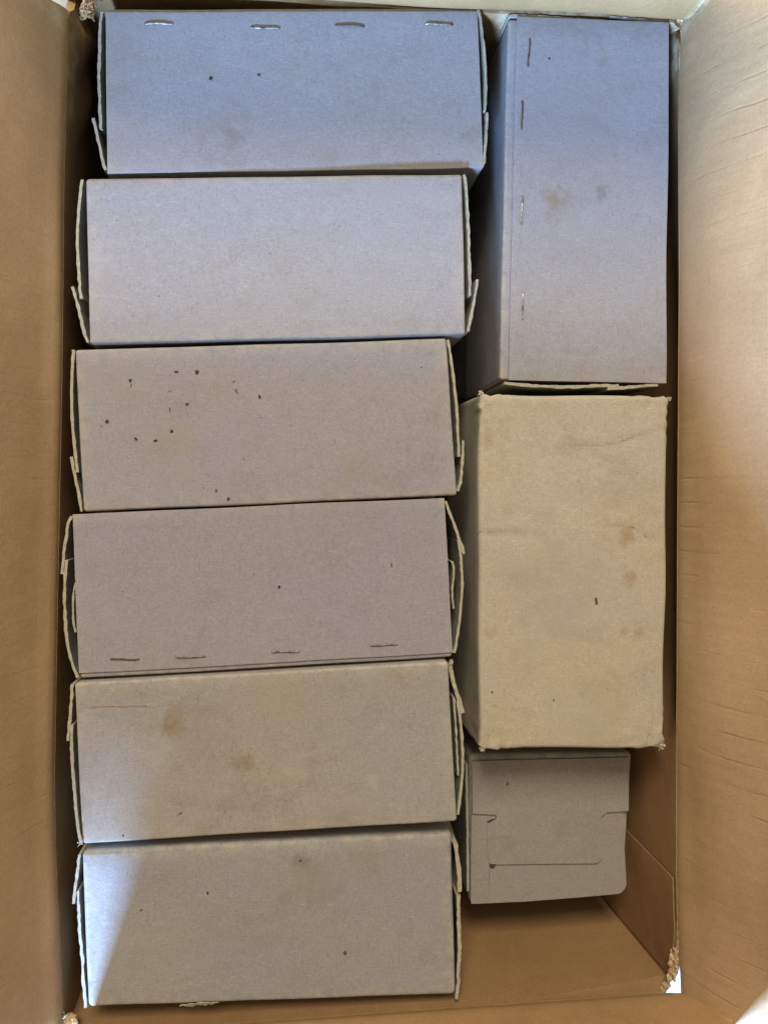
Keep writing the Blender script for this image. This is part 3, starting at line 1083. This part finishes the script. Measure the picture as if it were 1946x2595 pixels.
for (x, y, sd, n, sz) in ((1218, 995, 21, 14, .0011), (1694, 1011, 22, 14, .0011), (1222, 1899, 23, 18, .0012), (1676, 1890, 24, 24, .0016)):
    tuft(t, b, P(x, y, .1885), sz, n, M_TORNG, name='frayed_corner', length=0.0024, w=0.0008, seed=sd)

# ---- 9: small box standing on end, lower than the rest
Z9 = 0.150
q9 = [(1188, 1912), (1603, 1908), (1582, 2250), (1191, 2293)]
top = [P(x, y, Z9 - 0.0024) for x, y in q9]
bot = [Vector((p.x, p.y, LOW_BOT)) for p in top]
c = sum(top, Vector()) / 4
b = Vector((c.x, c.y, LOW_BOT))
t = thing('cardboard_box', b, 'small shaded grey box on end with its closing tab tucked in, lower right', 'box', G_RIGHT)
m = board('grey_chipboard', (0.242, 0.223, 0.198), (0.26, 0.225, 0.175), 9.0, stain_local(b, [(1425, 2105, .15, .008, DARK, .2), (1290, 2150, .15, .006, DARK, .15)]), 0.4)
v, f, w = rbox(top, bot, r=0.003, n=(18, 16, 12), wob=0.0004, seed=9)
mesh_obj('body', v, f, m, t, b, wear=w)


def panel(px, z, h, name):
    """flat closing flap: outline in pixels, top face with a bevelled rim"""
    o = plate(t, b, px, z, h, m, name)
    return o


# lower flap (rounded front right corner), then the upper flap with its tongue lying over it
lower = [(1196, 2040), (1573, 2040), (1578, 2060), (1584, 2180), (1587, 2232)]
for k in range(7):
    a = k / 6 * math.pi / 2
    lower.append((1561 + 26 * math.cos(a), 2238 + 29 * math.sin(a)))
lower += [(1460, 2276), (1330, 2286), (1194, 2292), (1192, 2160)]
panel(lower, Z9 - 0.0022, 0.0011, 'closing_flap')
upper = [(1196, 1930), (1300, 1927), (1450, 1924), (1594, 1920), (1593, 2056), (1536, 2060), (1523, 2072), (1521, 2090), (1522, 2125), (1525, 2140), (1527, 2155),
         (1526, 2178), (1514, 2189), (1420, 2190), (1330, 2191), (1262, 2192), (1240, 2190), (1235, 2150), (1234, 2087), (1258, 2076), (1257, 2066), (1197, 2063)]
plate(t, b, upper, Z9 - 0.0008, 0.0013, m, 'closing_flap')
plate(t, b, [(1194, 2067), (1254, 2070), (1254, 2074), (1240, 2086), (1241, 2188), (1241, 2193), (1240, 2286), (1194, 2289)], Z9 - 0.0014, 0.00175, m, 'slot_lip',
      zf=lambda x, y: -0.0014 if y > 2250 else 0.0)
plate(t, b, [(1234, 2083), (1248, 2076), (1256, 2076), (1244, 2084), (1236, 2087)], Z9 + 0.0005, 0.0002, M_HOLE, 'punched_slot')
plate(t, b, [(1240, 2192), (1256, 2192), (1253, 2200), (1246, 2203), (1241, 2199)], Z9 - 0.0009, 0.0002, M_HOLE, 'punched_slot')
fleck(t, b, 1286, 1988, 5, 8, Z9 + .0004, .1, M_BROWNFLECK)
flap(t, b, [(1183, 1940), (1183, 2000), (1184, 2060), (1185, 2150), (1186, 2260)], Z9 - 0.002, 0.11, t=0.0014, sign=-1, mat=m, name='side_tab')

# ------------------------------------------------------------------ lower layer (glimpsed in the gap between the columns)
G_LOW = 'grey boxes in the lower layer'
ML = board('grey_chipboard', GREY, GREYW, 12.0)
ORD = ('first', 'second', 'third', 'fourth', 'fifth', 'sixth')
lx0, lx1 = P(222, 1300).x, P(1140, 1300).x
ytop, ybot = P(700, 40).y, P(700, 2535).y
stp = (ytop - ybot) / 6


def low_box(x0, x1, y0, y1, label, seed, ends):
    tp = [Vector((x0, y0, LOW_TOP)), Vector((x1, y0, LOW_TOP)), Vector((x1, y1, LOW_TOP)), Vector((x0, y1, LOW_TOP))]
    bt = [Vector((p.x, p.y, LOW_BOT)) for p in tp]
    base = Vector(((x0 + x1) / 2, (y0 + y1) / 2, LOW_BOT))
    t = thing('cardboard_box', base, label, 'box', G_LOW)
    v, f, w = rbox(tp, bt, n=(10, 8, 6), wob=0.0003, seed=seed)
    mesh_obj('body', v, f, ML, t, base, wear=w)
    for side in (0, 1) if ends else ():
        for k in (0, 1):
            if ends == 'x':
                xx = (x0 - 0.0012) if side == 0 else (x1 + 0.0012)
                ya, yb = (y0 - 0.003, y0 - 0.05) if k == 0 else (y1 + 0.003, y1 + 0.026)
                w0, w1 = min(ya, yb), max(ya, yb)
                vs, fs, ws = rbox([Vector((xx - .0006 + k * .0004, w1, LOW_TOP - .001)), Vector((xx + .0006 + k * .0004, w1, LOW_TOP - .001)), Vector((xx + .0006 + k * .0004, w0, LOW_TOP - .001)), Vector((xx - .0006 + k * .0004, w0, LOW_TOP - .001))],
                                  [Vector((xx - .0006 + k * .0004, w1, LOW_BOT + .002)), Vector((xx + .0006 + k * .0004, w1, LOW_BOT + .002)), Vector((xx + .0006 + k * .0004, w0, LOW_BOT + .002)), Vector((xx - .0006 + k * .0004, w0, LOW_BOT + .002))],
                                  r=0.0002, n=(1, 2, 2))
                mesh_obj('end_flap', vs, fs, ML, t, base)
    return t


for i in range(6):
    low_box(lx0, lx1, ytop - i * stp - 0.0006, ytop - (i + 1) * stp + 0.0006,
            'lower-layer grey box beneath the %s box of the left column' % ORD[i], 20 + i, 'x')
rx0, rx1 = P(1282, 500).x, P(1680, 500).x
low_box(rx0, rx1, P(1400, 60).y, P(1400, 950).y, 'lower-layer grey box beneath the stapled box in the upper right', 30, None)
low_box(rx0 - 0.004, rx1, P(1400, 1015).y, P(1400, 1880).y, 'lower-layer grey box beneath the yellowed tan box', 31, None)
